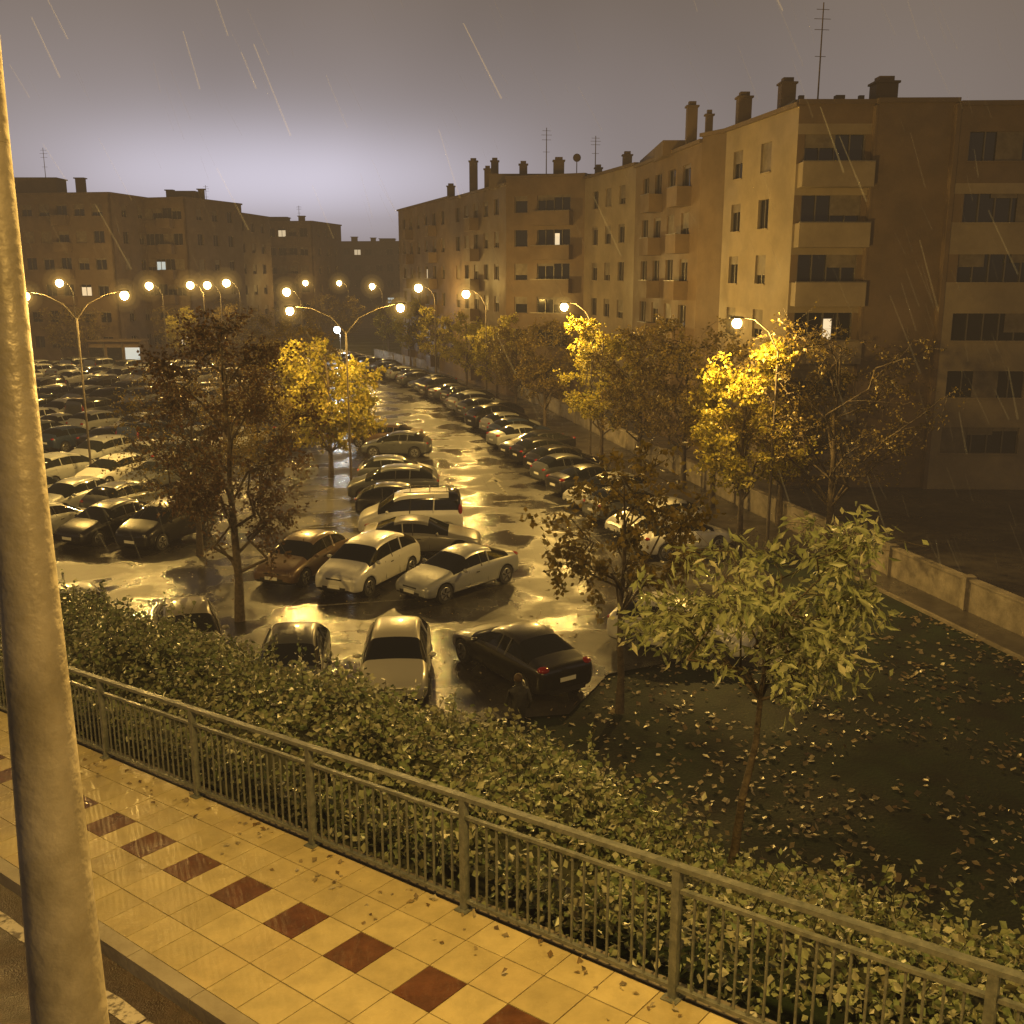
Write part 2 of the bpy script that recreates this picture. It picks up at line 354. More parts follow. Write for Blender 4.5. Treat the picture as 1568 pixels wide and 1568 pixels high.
for x,y,w,z in((11.0,66.5,.62,20.9),(11.8,65,.4,20.2),(13.2,62,.75,20.7),(15.1,60,.8,21.1),(15.9,60,.4,20.2),(18.0,60,.7,20.2),(19.2,60,.4,20.2),(18.2,53.5,1.05,20.0),(21.0,56,.5,19.4),(9.2,86,.7,20.2),(7.4,92,.6,19.8),(4.0,92,.9,20.4),(1,95,.7,20.4),(-2.2,97,.6,20.2),(-1.6,100,.7,21.2),(-3.8,106,.8,21.8),(-6.5,114,.8,20.1),(11,84,.5,19.6)):
    chim(x,y,w,17.9,z-.4)
mb.bx(14.6,20.5,56,64,17.9,19.2,0);mb.bx(14.5,20.6,55.9,64.1,19.2,19.3,6)
mb.bx(9.5,16,68,80,17.9,18.8,7);mb.bx(-2,7,93,100,17.9,19.1,7)
def antenna(x,y,z,h):
    mb.tube((x,y,z),(x,y,z+h),.05,.03,7,6)
    for q,l in((.95,.35),(.88,.45),(.80,.4),(.6,.3)):
        mb.tube((x-l,y,z+h*q),(x+l,y+.1,z+h*q),.015,.015,7,4)
antenna(16.4,58.5,17.9,6.6);antenna(3,94,18.0,5.0);antenna(7.2,93,18.6,3.6)
mb.tube((5.6,93,19.0),(5.6,93.05,20.2),.04,.04,7,6);mb.ell((5.6,92.9,20.4),(.35,.12,.35),7)
mb.obj('facade_and_roof',BM,e)
def block(name,p0,p1,depth,h,nf,ncol,lit=(),bal=(),extra=(),mat_=0):
    global mb
    e=empty(name);mb=MB()
    fh=(h-1.4)/nf
    p0v,p1v=Vector(p0),Vector(p1);L=(p1v-p0v).length;u=(p1v-p0v).normalized();bk=Vector((-u.y,u.x))*depth
    facade(mb,p0,p1,.9,nf,fh,h,cols_n(L,ncol,1.4,.6),lit=lit,bal=bal,wall=mat_,band=mat_,litp=.003)
    q1=p1v+bk;facade(mb,p1,(q1.x,q1.y),.9,nf,fh,h,cols_n(depth,3,1.3),wall=mat_,band=mat_)
    q0=p0v+bk
    i0=p0v+bk*.01;i1=p1v+bk*.01
    mb.add([(i0.x,i0.y,h-.5),(i1.x,i1.y,h-.5),(q1.x,q1.y,h-.5),(q0.x,q0.y,h-.5)],[(0,1,2,3)],6)
    mb.add([(q0.x,q0.y,0),(q1.x,q1.y,0),(q1.x,q1.y,h),(q0.x,q0.y,h),(p0v.x,p0v.y,0),(p0v.x,p0v.y,h)],[(0,1,2,3),(0,3,5,4)],mat_)
    for (a,d,w,hh_) in extra:
        c=p0v+u*a+bk.normalized()*d; mb.box((c.x,c.y,h-.5+hh_/2),(w,w*.8 if w<2 else 3,hh_),7); mb.box((c.x,c.y,h-.5+hh_+.06),(w+.3,(w*.8 if w<2 else 3)+.3,.12),6)
    return e
def fin(e): mb.obj('facade_and_roof',BM,e)
e=block('brick_apartment_building',(-78,131),(-47.5,126),14,20.1,6,13,lit=((7,5),(11,2)),bal=(2,6,10),extra=((14,4,2.5,1.4),(20,3,5.6,2.3),(25,4,1.,2.4),(11,4,.8,1.6)),mat_=7)
antenna(-56.5,130,20,5.5);fin(e)
e=block('brick_apartment_building',(-47,134),(-40.5,132),13,20.0,6,4,lit=((1,3),),bal=(2,),extra=((2,4,.8,1.6),(4.4,4,3.0,1.3),(6,5,.7,1.7)),mat_=7);fin(e)
e=block('brick_apartment_building',(-46,149),(-38.8,148),14,19.2,6,4,bal=(1,),extra=((3,4,1.6,1.6),(1,4,.6,2)),mat_=7);antenna(-43.5,152,19,4);fin(e)
e=block('brick_apartment_building',(-49,178),(-33,175),14,19.3,6,8,lit=((5,5),(2,4)),bal=(3,6),extra=((4,4,.8,1.5),(9,4,3,1.2),(13,4,1,1.4)),mat_=7);antenna(-36,180,19,3);fin(e)
e=block('brick_apartment_building',(-42,216),(-12,212),14,17.3,5,13,lit=((4,4),(7,1)),bal=(3,8),extra=((4,4,2.8,1.2),(9,4,1.2,1.4),(13,4,1,1.2),(16,4,3,1)),mat_=7);fin(e)
e=block('brick_apartment_building',(-110,150),(-80,134),14,19,6,12,mat_=7);fin(e)
e=empty('shop_kiosk',(-46.5,121,0));mb=MB();mb.bx(-3,3,0,3,0,3.0,0);mb.bx(-3.1,3.1,-.3,3.1,3.0,3.15,7)
for q in(-2.1,0,2.1):mb.bx(q-.85,q+.85,-.06,-.01,.9,2.3,8 if q>1 else 2);mb.bx(q+.87,q+.95,-.1,0,0,2.9,4)
mb.obj('kiosk_body',BM,e)
# ============================================================ cars
paint=bpy.data.materials.new('car_paint');paint.use_nodes=True;nt=paint.node_tree;b=nt.nodes['Principled BSDF'];b.inputs['Roughness'].default_value=.32;b.inputs['Metallic'].default_value=.15;b.inputs['Coat Weight'].default_value=.7;b.inputs['Coat Roughness'].default_value=.08
oi=nt.nodes.new('ShaderNodeObjectInfo');nt.links.new(oi.outputs['Color'],b.inputs['Base Color'])
tc=nt.nodes.new('ShaderNodeTexCoord');n_=nt.nodes.new('ShaderNodeTexNoise');n_.inputs['Scale'].default_value=45;nt.links.new(tc.outputs['Object'],n_.inputs['Vector']);bp=nt.nodes.new('ShaderNodeBump');bp.inputs['Strength'].default_value=.3;bp.inputs['Distance'].default_value=.005;nt.links.new(n_.outputs['Fac'],bp.inputs['Height']);nt.links.new(bp.outputs['Normal'],b.inputs['Normal'])
CM=[paint,mat('car_glass',(.01,.012,.012),.06),mat('car_black',(.012,.012,.012),.6),mat('tyre',(.02,.02,.02),.8),mat('rim',(.35,.35,.35),.35,.8),
 mat('headlight',(.5,.5,.48),.08),mat('tail_light',(.22,.01,.01),.15),mat('plate',(.7,.7,.67),.4)]
KIND={
'hatch':[(0,.64,.30,.52,.56,.54),(.08,.80,.22,.64,.69,.66),(.40,.87,.19,.76,.84,.74),(1.0,.89,.18,.88,.95,.74),(1.75,.90,.18,.93,1.40,.60),(2.4,.90,.18,.95,1.49,.60),(3.3,.89,.18,.97,1.45,.58),(3.85,.87,.2,.98,1.10,.68),(4.05,.83,.26,.90,.96,.66),(4.1,.74,.34,.74,.78,.6)],
'sedan':[(0,.64,.30,.50,.54,.54),(.10,.81,.22,.62,.67,.66),(.50,.88,.19,.74,.82,.76),(1.25,.90,.18,.86,.93,.74),(2.05,.91,.18,.90,1.37,.60),(2.65,.91,.18,.92,1.43,.60),(3.3,.91,.18,.94,1.38,.57),(4.05,.89,.19,.96,1.04,.70),(4.55,.85,.24,.95,1.01,.70),(4.62,.76,.34,.78,.82,.6)],
'mpv':[(0,.66,.30,.60,.64,.56),(.08,.83,.22,.74,.80,.68),(.40,.90,.19,.88,.96,.76),(.85,.92,.18,.98,1.06,.78),(1.65,.93,.18,1.02,1.56,.66),(2.4,.93,.18,1.04,1.66,.66),(3.6,.92,.18,1.07,1.61,.64),(4.15,.90,.2,1.08,1.22,.74),(4.35,.86,.26,1.0,1.06,.72),(4.4,.76,.34,.78,.82,.6)],
'van':[(0,.68,.32,.64,.68,.58),(.08,.84,.24,.80,.86,.70),(.35,.90,.2,.94,1.02,.78),(.8,.92,.19,1.04,1.14,.80),(1.5,.93,.18,1.08,1.74,.74),(2.2,.93,.18,1.08,1.85,.76),(3.98,.93,.18,1.08,1.85,.76),(4.24,.92,.2,1.08,1.80,.76),(4.29,.91,.26,1.0,1.10,.76),(4.32,.84,.34,.78,.84,.7)]}
def car_mesh(kind):
    st=KIND[kind];L=st[-1][0];mb=MB();n=len(st);R=[]
    for (x,w,zb,zs,zt,wt) in st:
        h=[(0,zb),(.8*w,zb),(.97*w,zb+.07),(w,zb+.3*(zs-zb)+.05),(.985*w,zs-.07),(.93*w,zs),(wt,zt-.05*(zt>zs+.2)),(wt*.86,zt),(0,zt+.035)]
        ring=[(y,z) for y,z in h]+[(-y,z) for y,z in h[-2:0:-1]]
        R.append([(L/2-x,y,z) for y,z in ring])
    k=len(R[0])
    for i in range(n-1):
        cab=3<=i<=6
        for j in range(k):
            jj=j if j<8 else k-1-j
            m=0
            if cab and jj==5: m=1
            if i in(3,6) and jj in(6,7): m=1
            if jj<=1 : m=2
            mb.f.append([i*k+j,(i+1)*k+j,(i+1)*k+(j+1)%k,i*k+(j+1)%k]);mb.m.append(m);mb.sm.append(True)
    mb.v=[q for r in R for q in r]
    mb.f.append(list(range(k)));mb.m.append(0);mb.sm.append(True)
    mb.f.append([(n-1)*k+j for j in reversed(range(k))]);mb.m.append(0);mb.sm.append(True)
    me=mb.mesh('body',CM);o=bpy.data.objects.new('tmp',me);COL.objects.link(o)
    bm=bmesh.new();bm.from_mesh(me);bmesh.ops.recalc_face_normals(bm,faces=bm.faces);bm.to_mesh(me);bm.free()
    s_=o.modifiers.new('s','SUBSURF');s_.levels=2
    wx=[L/2-.82, -L/2+.80]; rr=.33
    cb=MB()
    for x in wx:
        for sg in(1,-1): cb.tube((x,sg*.66,rr-.01),(x,sg*1.2,rr-.01),rr+.06,rr+.06,2,20)
    co=cb.obj('cut',CM);bb=o.modifiers.new('b','BOOLEAN');bb.object=co;bb.operation='DIFFERENCE';bb.solver='EXACT'
    bpy.context.view_layer.update()
    me2=bpy.data.meshes.new_from_object(o.evaluated_get(bpy.context.evaluated_depsgraph_get()))
    bpy.data.objects.remove(o);bpy.data.objects.remove(co)
    d=MB();d.v=[tuple(v.co) for v in me2.vertices];d.f=[list(p.vertices) for p in me2.polygons];d.m=[p.material_index for p in me2.polygons];d.sm=[p.use_smooth for p in me2.polygons]
    Wd=st[4][1]
    for x in wx:
        for sg in(1,-1):
            d.tube((x,sg*(Wd-.26),rr),(x,sg*(Wd-.03),rr),rr,rr,3,20);d.tube((x,sg*(Wd-.03),rr),(x,sg*(Wd-.02),rr),rr*.68,rr*.64,4,16)
            for q in range(5):
                a=q*1.2566
                d.tube((x+.05*math.cos(a),sg*(Wd-.012),rr+.05*math.sin(a)),(x+rr*.6*math.cos(a+.35),sg*(Wd-.012),rr+rr*.6*math.sin(a+.35)),.022,.03,2,4)
    for sg in(1,-1):
        for i,f in((4,.9),(5,.5)):
            x0=st[i][0]+(st[i+1][0]-st[i][0])*f
            zs=st[i][3];w=st[i][1]*.93;zt=min(st[i][4],st[i+1][4])-.07;wt=st[i][5]
            d.tube((L/2-x0,sg*(w-.005),zs-.02),(L/2-x0-.04,sg*(wt+.02),zt),.035,.03,2 if i==4 else 0,5)
        x=L/2-st[3][0]-.42
        d.ell((x,sg*(Wd+.06),st[3][4]+.02),(.07,.11,.065),0,8,5)
        x0,w0=st[1][0],st[1][1]
        d.ell((L/2-x0-.20,sg*(w0-.20),st[1][3]-.005),(.22,.17,.07),5,12,6)
        xe,we=st[-2][0],st[-2][1]
        if kind=='van': d.ell((-L/2+.14,sg*(st[-3][1]-.10),1.15),(.1,.08,.28),6,8,6)
        else: d.ell((L/2-xe+.10,sg*(we-.20),st[-2][3]-.03),(.16,.17,.085),6,12,6)
        d.ell((L/2-.12,sg*.60,.36),(.07,.08,.045),2,8,5)
        d.bx(-.12,.02,sg*(Wd-.01),sg*(Wd+.008),st[4][3]-.16,st[4][3]-.13,2)
        d.tube((.35,sg*(Wd-.004),.34),(.35,sg*(Wd-.03),st[4][3]-.05),.006,.006,2,4)
        d.tube((-.55,sg*(Wd-.004),.34),(-.55,sg*(Wd-.03),st[4][3]-.05),.006,.006,2,4)
    d.box((L/2-.045,0,.38),(.08,.9,.12),2);d.box((L/2+.0,0,.44),(.03,.48,.11),7)
    d.box((L/2-.07,0,st[1][3]-.06),(.10,.62,.07),2)
    d.box((-L/2+.02,0,.62),(.05,.48,.11),7);d.box((-L/2+.05,0,.32),(.1,1.1,.12),2)
    if kind=='van':
        for sg in(1,-1): d.tube((L/2-1.9,sg*.62,1.9),(-L/2+.3,sg*.62,1.9),.018,.018,2,5)
        for x in(0.0,-.8,-1.5): d.tube((x,-.66,1.91),(x,.66,1.91),.02,.02,2,5)
    return d.mesh('car_'+kind,CM)
CAR={k:car_mesh(k) for k in KIND}
WH=(.62,.62,.60);SI=(.28,.29,.30);BK=(.012,.012,.013);GR=(.07,.075,.08);BL=(.025,.04,.08);BR=(.12,.075,.045);LG=(.38,.38,.37)
def car(kind,x,y,hx,hy,c,name='parked_car'):
    o=bpy.data.objects.new(name,CAR[kind]);COL.objects.link(o);o.location=(x,y,.004);o.rotation_euler=(0,0,math.atan2(hy,hx));o.color=(*c,1);return o
car('mpv',-5.0,34.5,-.42,-.91,WH);car('sedan',-1.85,33.8,-.66,-.75,SI);car('hatch',-7.5,35.4,-.35,-.94,BR)
car('sedan',-3.5,38.5,1,.02,(.17,.165,.15));car('van',-4.2,41.4,-1,-.08,WH,'parked_van');car('hatch',-4.9,44.8,1,.0,BK);car('mpv',-5.7,48.4,-1,-.05,GR)
car('hatch',-5.9,52,1,.1,GR);car('hatch',-6.9,60.5,-1,.1,GR);car('sedan',-8.0,64,-1,.1,BR)
car('hatch',-3.05,25.5,.06,-1,(.5,.48,.40));car('sedan',.15,26.1,-.55,.84,BK)
car('hatch',4.9,28.0,.90,-.42,WH);car('hatch',-9.1,27.3,.35,-.93,(.2,.19,.17));car('hatch',-5.7,25.0,.1,-1,GR)
car('sedan',-13.0,29.2,.6,-.8,SI);car('hatch',-16.0,31.0,.5,-.85,GR)
y=38.6;pal=[WH,SI,GR,BK,BK,SI,GR,BL,LG,WH,GR]
i=0
while y<128:
    c=random.choice(pal) if y<55 and i not in(1,3) else random.choice([GR,BK,GR,BK,SI,BL,SI])
    if i in(0,1,3): c=[WH,WH,0,LG][i]
    k=random.choice(['hatch','hatch','sedan','mpv']);d=(.88,.47) if random.random()<.8 else (-.88,-.47)
    car(k,W(y)-6.0+random.uniform(-.3,.3),y,d[0]+random.uniform(-.04,.04),d[1],c);y+=2.8;i+=1
for (Y,x0,x1) in((40.5,-22,-14),(45.5,-31,-17.5),(51.5,-33,-18),(56.5,-40,-18),(62,-44,-17),(67.5,-46,-15),(73,-48,-15),(82,-56,-17),(87,-58,-18),(98,-64,-20),(103,-66,-20),(109,-70,-21)):
    x=x1
    while x>x0:
        if random.random()<.95:
            d=(-.40,-.92) if random.random()<.75 else (.40,.92)
            car(random.choice(['hatch','hatch','sedan','mpv','mpv','van'] if Y>60 else ['hatch','hatch','sedan','mpv']),x,Y+(x1-x)*.13+random.uniform(-.25,.25),d[0]+random.uniform(-.05,.05),d[1],random.choice([WH,WH,LG,SI,SI,GR,GR,BK,BL,GR] if Y>48 else [WH,SI,LG,SI,GR,BK]))
        x-=2.6
# ============================================================ trees
def leaves_mesh(C,D,l,w):
    n=len(C);R=np.random.normal(size=(n,3));S=np.cross(D,R);S/=np.linalg.norm(S,axis=1,keepdims=True)+1e-9
    l=np.asarray(l).reshape(-1,1)*np.ones((n,1));w=np.asarray(w).reshape(-1,1)*np.ones((n,1))
    N=np.cross(D,S)
    V=np.stack([C,C+D*l*.45+S*w*.5+N*l*.06,C+D*l,C+D*l*.45-S*w*.5+N*l*.06],1).reshape(-1,3)
    return V
def tree_mesh(name,Ht,cz0,r,nleaf,ls,lw,leafm,seed,droop=.2,trunk=.1,nl=9,ns=6,nt_=5,shape=1.0,lean=(0,0),cl=.16,low=.75):
    rnd=random.Random(seed);rs=np.random.RandomState(seed);mb=MB()
    top=Ht*.88;tp=[];tr=[]
    for i in range(7):
        f=i/6;tp.append(Vector((lean[0]*f+rnd.uniform(-.06,.06)*(i>0),lean[1]*f+rnd.uniform(-.06,.06)*(i>0),top*f)));tr.append(trunk*(1.15-f*.95) if i else trunk*1.4)
    mb.path(tp,tr,0,8)
    tips=[]
    def branch(a,b,r0,r1,n=3,w=.12):
        pts=[a]
        for i in range(1,n+1):
            f=i/n;p=a.lerp(b,f);L=(b-a).length
            p=p+Vector((rnd.gauss(0,1),rnd.gauss(0,1),rnd.gauss(0,.6)))*L*w*(f<1)+Vector((0,0,L*.10*math.sin(f*math.pi)));pts.append(p)
        mb.path(pts,[r0+(r1-r0)*i/n for i in range(n+1)],0,5 if r0>.02 else 3);return pts
    zc=(cz0+Ht)/2;rz=(Ht-cz0)/2
    for i in range(nl):
        az=i*2.4+rnd.uniform(-.4,.4);f=(i+.5)/nl
        zt=cz0+ (Ht-cz0)*(.15+.8*f);rad=r*math.sqrt(max(.08,1-((zt-zc)/rz)**2))*rnd.uniform(.75,1.05)*shape
        za=max(cz0*low,zt-rad*.9-.3);ft=min(.97,za/top);k=ft*6;i0=int(k);a=tp[i0].lerp(tp[min(6,i0+1)],k-i0)
        b=Vector((lean[0]*ft+math.cos(az)*rad*.8,lean[1]*ft+math.sin(az)*rad*.8,zt))
        P=branch(a,b,trunk*.45*(1-.4*f),trunk*.13,4)
        for j in range(ns):
            g=rnd.uniform(.3,1);kk=g*4;q=min(3,int(kk));a2=P[q].lerp(P[q+1],kk-q)
            dr=Vector((math.cos(az+rnd.uniform(-1.3,1.3)),math.sin(az+rnd.uniform(-1.3,1.3)),rnd.uniform(-.3,.8))).normalized()
            b2=a2+dr*r*rnd.uniform(.25,.5);P2=branch(a2,b2,trunk*.13,trunk*.05,3)
            for t_ in range(nt_):
                g=rnd.uniform(.3,1);kk=g*3;q=min(2,int(kk));a3=P2[q].lerp(P2[q+1],kk-q)
                dr=Vector((rnd.gauss(0,1),rnd.gauss(0,1),rnd.gauss(.1,.7)-droop)).normalized();b3=a3+dr*r*rnd.uniform(.12,.26)
                mb.tube(a3,b3,trunk*.045,.004,0,3,False);tips.append((a3,b3,rnd.random()))
    A=np.array([t[0] for t in tips]);B=np.array([t[1] for t in tips]);wt=np.array([.15+t[2]**1.5 for t in tips]);wt/=wt.sum()
    idx=rs.choice(len(tips),nleaf,p=wt);f=rs.uniform(.1,1.1,(nleaf,1))
    C=A[idx]*(1-f)+B[idx]*f+rs.normal(size=(nleaf,3))*cl*.5
    D=(B-A)[idx];D/=np.linalg.norm(D,axis=1,keepdims=True)+1e-9
    D=D*.5+rs.normal(size=(nleaf,3))*.7+np.array([0,0,-droop*1.6]);D/=np.linalg.norm(D,axis=1,keepdims=True)
    V=leaves_mesh(C,D,ls*rs.uniform(.6,1.25,nleaf),lw*rs.uniform(.7,1.2,nleaf))
    b=len(mb.v);mb.v+= [tuple(q) for q in V.tolist()]
    for i in range(nleaf): mb.f.append([b+4*i,b+4*i+1,b+4*i+2,b+4*i+3])
    mb.m+=[1]*nleaf;mb.sm+=[False]*nleaf
    return mb.mesh(name,[M_bark,leafm])
LF_y=leafmat('leaf_yellow',[(.27,.24,.03),(.36,.30,.05),(.20,.20,.03),(.42,.32,.07)],.5)
LF_b=leafmat('leaf_brown',[(.07,.045,.022),(.12,.065,.03),(.05,.035,.02),(.14,.085,.035)],.35)
LF_g=leafmat('leaf_green',[(.26,.30,.13),(.40,.42,.22),(.20,.24,.10),(.50,.48,.30)],.35,.3)
LF_m=leafmat('leaf_mixed',[(.18,.13,.03),(.11,.09,.025),(.24,.17,.04),(.08,.065,.02)],.4)
LF_i=leafmat('leaf_ivy',[(.10,.14,.06),(.17,.20,.09),(.24,.26,.14),(.12,.11,.06),(.36,.36,.24)],0,.35)
LF_f=leafmat('leaf_fallen',[(.14,.09,.04),(.24,.18,.09),(.32,.27,.16),(.08,.05,.03),(.42,.37,.26)],.1,.35)
def tree(me,x,y,z=0,sc=1,rot=0,name='tree'):
    o=bpy.data.objects.new(name,me);COL.objects.link(o);o.location=(x,y,z);o.scale=(sc,sc,sc);o.rotation_euler=(0,0,rot);return o
t1=tree_mesh('tree_dark_big',9.7,1.9,2.7,9500,.13,.09,LF_b,11,.1,.13,16,8,6)
tree(t1,-8.5,30.4)
t2=tree_mesh('tree_yellow',6.9,1.7,3.2,12000,.21,.16,LF_y,12,.15,.12,13,8,6);tree(t2,-9.7,54.0)
t3=tree_mesh('tree_mid',6.5,3.4,2.35,2600,.17,.12,LF_m,13,.25,.09,9,6,5);tree(t3,2.65,23.5)
TX,TY=2.55,10.9;TZ=terr(*SN(TX,TY))
t4=tree_mesh('tree_young',4.6,2.75,1.5,3300,.16,.06,LF_g,14,.3,.055,11,7,6,lean=(.5,.1),cl=.12,low=.93);tree(t4,TX,TY,TZ-.05,1,0)
t5=tree_mesh('tree_street',8.9,2.6,2.7,8500,.19,.14,LF_y,15,.15,.13,13,7,6)
t5b=tree_mesh('tree_street_brown',8.6,2.6,2.9,6000,.16,.11,LF_m,16,.15,.13,12,7,6)
t6=tree_mesh('tree_sparse',9.0,2.5,3.9,3400,.14,.09,LF_m,17,.1,.14,13,8,7)
tree(t5,5.0,57.0,0,.9);tree(t5b,8.6,50.5,0,1,1);tree(t5b,9.2,46,0,.9,4);tree(t5,8.9,38.9,0,.88,2);tree(t6,12.1,38.1)
tree(t5b,11.4,42.5,0,.95,5);tree(t5b,6.8,54,0,.93,2.5)
for i,(x,y,m,s) in enumerate([(2.2,68,t5b,.9),(.3,79,t5b,.8),(-1.2,85,t5,.8),(-4.2,96,t5,.78),(-8,108,t5,.8),(-12,122,t5,.85),(-17,143,t5,.8),
   (-55,100,t5,.8),(-50,122,t5b,.8),(-41,125,t5b,.8),(-38,120,t5,.75),(-33,121,t5b,.85),(-30,125,t5b,.8),(-24,118,t5b,.85),(-62,118,t5b,.8),(-27,100,t5b,.75),(-20,88,t5b,.85),(-14,70,t5b,.85),(-17,60,t6,.8),(-13.5,60,t5b,.8),(-36,135,t5b,.9),(-24,150,t5b,.9),(-30,165,t5b,.9),(-12,38,t6,.8),(-70,125,t5b,.9),(-54,124,t5b,.8),(-11,44,t5b,.7)]):
    tree(m,x,y,0,s,i*1.7)
# ============================================================ hedge bank
TS,TN=SN(TX,TY)
def hh(s,n):
    v=Vector((s*.45,n*.6,3.1));b=noise.noise(v)*.5+noise.noise(v*2.7)*.28
    base=.42+ .95*smooth((n-.4)/2.4)
    if s<4: base*=max(.34,1-(4-s)*.12)
    if s>7: base*=1+min(.3,(s-7)*.045)*smooth((n-1)/2)
    edge=6.1+noise.noise(Vector((s*.3,9,2)))*.9-(max(0,3-s)*.22)
    if s>11: edge-=(s-11)*.06
    k=1-smooth((n-edge+1.3)/1.6)
    d=math.hypot((s-TS)*1.2,(n-TN+.5)*.8)
    return max(0,(base+b*(.75 if s>0 else .45)))*k*(.12+.88*smooth((d-.15)/.9))
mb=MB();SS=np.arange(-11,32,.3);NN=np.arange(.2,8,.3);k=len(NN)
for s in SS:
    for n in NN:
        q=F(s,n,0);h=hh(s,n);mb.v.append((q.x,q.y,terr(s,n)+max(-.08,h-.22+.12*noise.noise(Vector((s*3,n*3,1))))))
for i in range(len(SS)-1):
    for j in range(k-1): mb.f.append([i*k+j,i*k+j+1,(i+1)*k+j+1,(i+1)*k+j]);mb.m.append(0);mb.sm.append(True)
C=[];Dd=[];Ll=[]
rnd=random.Random(5)
N=100000
while len(C)<N:
    s=-11+43*rnd.random()**1.25;n=.12+7.2*rnd.random()
    h=hh(s,n)
    if h<.05: continue
    cn=noise.noise(Vector((s*1.6,n*1.6,7)))
    if rnd.random()>.66+cn*1.1: continue
    q=F(s,n,0);z=terr(s,n)+h-.25+abs(rnd.gauss(0,.17))+.24*max(0,cn)
    if n<.5: z=terr(s,n)+rnd.uniform(0,.75)
    C.append((q.x,q.y,z));Ll.append(rnd.uniform(.045,.12))
    Dd.append((rnd.gauss(0,1),rnd.gauss(0,1),rnd.gauss(-.1,.55)))
for _ in range(620):
    s=rnd.uniform(-9,26);n=rnd.uniform(.6,5.6);h=hh(s,n)
    if h<.2: continue
    q=F(s,n,0);z=terr(s,n)+h-.2;dx,dy=rnd.gauss(0,.3),rnd.gauss(0,.3);L=rnd.uniform(.35,.8)
    a=Vector((q.x,q.y,z));b_=a+Vector((dx*L,dy*L,L));mb.tube(a,b_,.008,.003,0,3,False)
    for j in range(18):
        f=j/17;p=a.lerp(b_,f);C.append((p.x,p.y,p.z));Ll.append(rnd.uniform(.06,.11));Dd.append((rnd.gauss(0,1),rnd.gauss(0,1),rnd.gauss(.3,.5)))
C=np.array(C);Dd=np.array(Dd);Dd/=np.linalg.norm(Dd,axis=1,keepdims=True);Ll=np.array(Ll)
V=leaves_mesh(C,Dd,Ll,Ll*.7);b0=len(mb.v);mb.v+=[tuple(q) for q in V.tolist()]
for i in range(len(C)): mb.f.append([b0+4*i,b0+4*i+1,b0+4*i+2,b0+4*i+3])
mb.m+=[1]*len(C);mb.sm+=[False]*len(C)
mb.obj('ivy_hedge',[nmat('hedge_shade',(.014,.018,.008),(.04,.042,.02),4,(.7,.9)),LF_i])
C=[];Ll=[]
for _ in range(9000):
    x=rnd.uniform(0,17);y=rnd.uniform(9,31)
    if x>W(y)-1.4: continue
    s,n=SN(x,y)
    if hh(s,n)>.1 or n<4: continue
    if noise.noise(Vector((x*.45,y*.45,0)))*1.5+rnd.random()<.45: continue
    C.append((x,y,max(terr(s,n)-(.06 if n>10 else 0),-.06)+.035));Ll.append(rnd.uniform(.07,.21))
for _ in range(900):
    x=rnd.uniform(-14,8);y=rnd.uniform(24,45);C.append((x,y,.015));Ll.append(rnd.uniform(.06,.13))
for _ in range(260):
    s=rnd.uniform(-6,18);n=-abs(rnd.gauss(0,.3))-.02
    if n<-2: continue
    q=F(s,n,.012);C.append(tuple(q));Ll.append(rnd.uniform(.04,.09))
C=np.array(C);n_=len(C);Dd=np.random.normal(size=(n_,3))*np.array([1,1,.3]);Dd/=np.linalg.norm(Dd,axis=1,keepdims=True);Ll=np.array(Ll)
S=np.stack([-Dd[:,1],Dd[:,0],np.random.normal(size=n_)*.35],1);w=(Ll*.7)[:,None];l=Ll[:,None]
V=np.stack([C,C+Dd*l*.45+S*w*.5+[0,0,.01],C+Dd*l,C+Dd*l*.45-S*w*.5+[0,0,.008]],1).reshape(-1,3)
mb=MB();mb.v=[tuple(q) for q in V.tolist()];mb.f=[[4*i,4*i+1,4*i+2,4*i+3] for i in range(n_)];mb.m=[0]*n_;mb.sm=[False]*n_
mb.obj('fallen_leaves',[LF_f])
# ============================================================ person
J=[((0,0,.98),.15),((0,0,1.2),.16),((0,0,1.42),.15),((0,0,1.52),.065),((0,.03,1.63),.105),((0,.03,1.72),.085),
 ((.10,0,.92),.10),((.11,.14,.50),.075),((.11,.04,.09),.05),((.11,.20,.05),.045),
 ((-.10,0,.92),.10),((-.11,-.08,.50),.075),((-.11,-.30,.12),.05),((-.11,-.20,.04),.045),
 ((.20,0,1.42),.075),((.25,-.12,1.15),.055),((.24,.02,.93),.045),
 ((-.20,0,1.42),.075),((-.25,.10,1.15),.055),((-.22,.24,.98),.045)]
Ed=[(0,1),(1,2),(2,3),(3,4),(4,5),(0,6),(6,7),(7,8),(8,9),(0,10),(10,11),(11,12),(12,13),(2,14),(14,15),(15,16),(2,17),(17,18),(18,19)]
me=bpy.data.meshes.new('figure');me.from_pydata([j[0] for j in J],Ed,[]);po=bpy.data.objects.new('body',me);COL.objects.link(po)
po.modifiers.new('skin','SKIN')
for i,j in enumerate(J): me.skin_vertices[0].data[i].radius=(j[1],j[1]*.85)
me.skin_vertices[0].data[0].use_root=True
sb=po.modifiers.new('sub','SUBSURF');sb.levels=1;sb.render_levels=1
me.materials.append(nmat('dark_coat',(.015,.015,.018),(.03,.03,.035),8,(.5,.8)))
pe=empty('person',(.15,21.6,terr(*SN(.15,21.6))-.02));pe.rotation_euler=(0,0,.4);po.parent=pe
mb=MB();mb.ell((0,.06,1.66),(.085,.09,.11),0,12,8);mb.ell((0,.02,1.70),(.10,.11,.11),1,12,8)
mb.obj('head',[mat('skin',(.35,.22,.15),.5),mat('hair',(.06,.035,.02),.7)],pe)
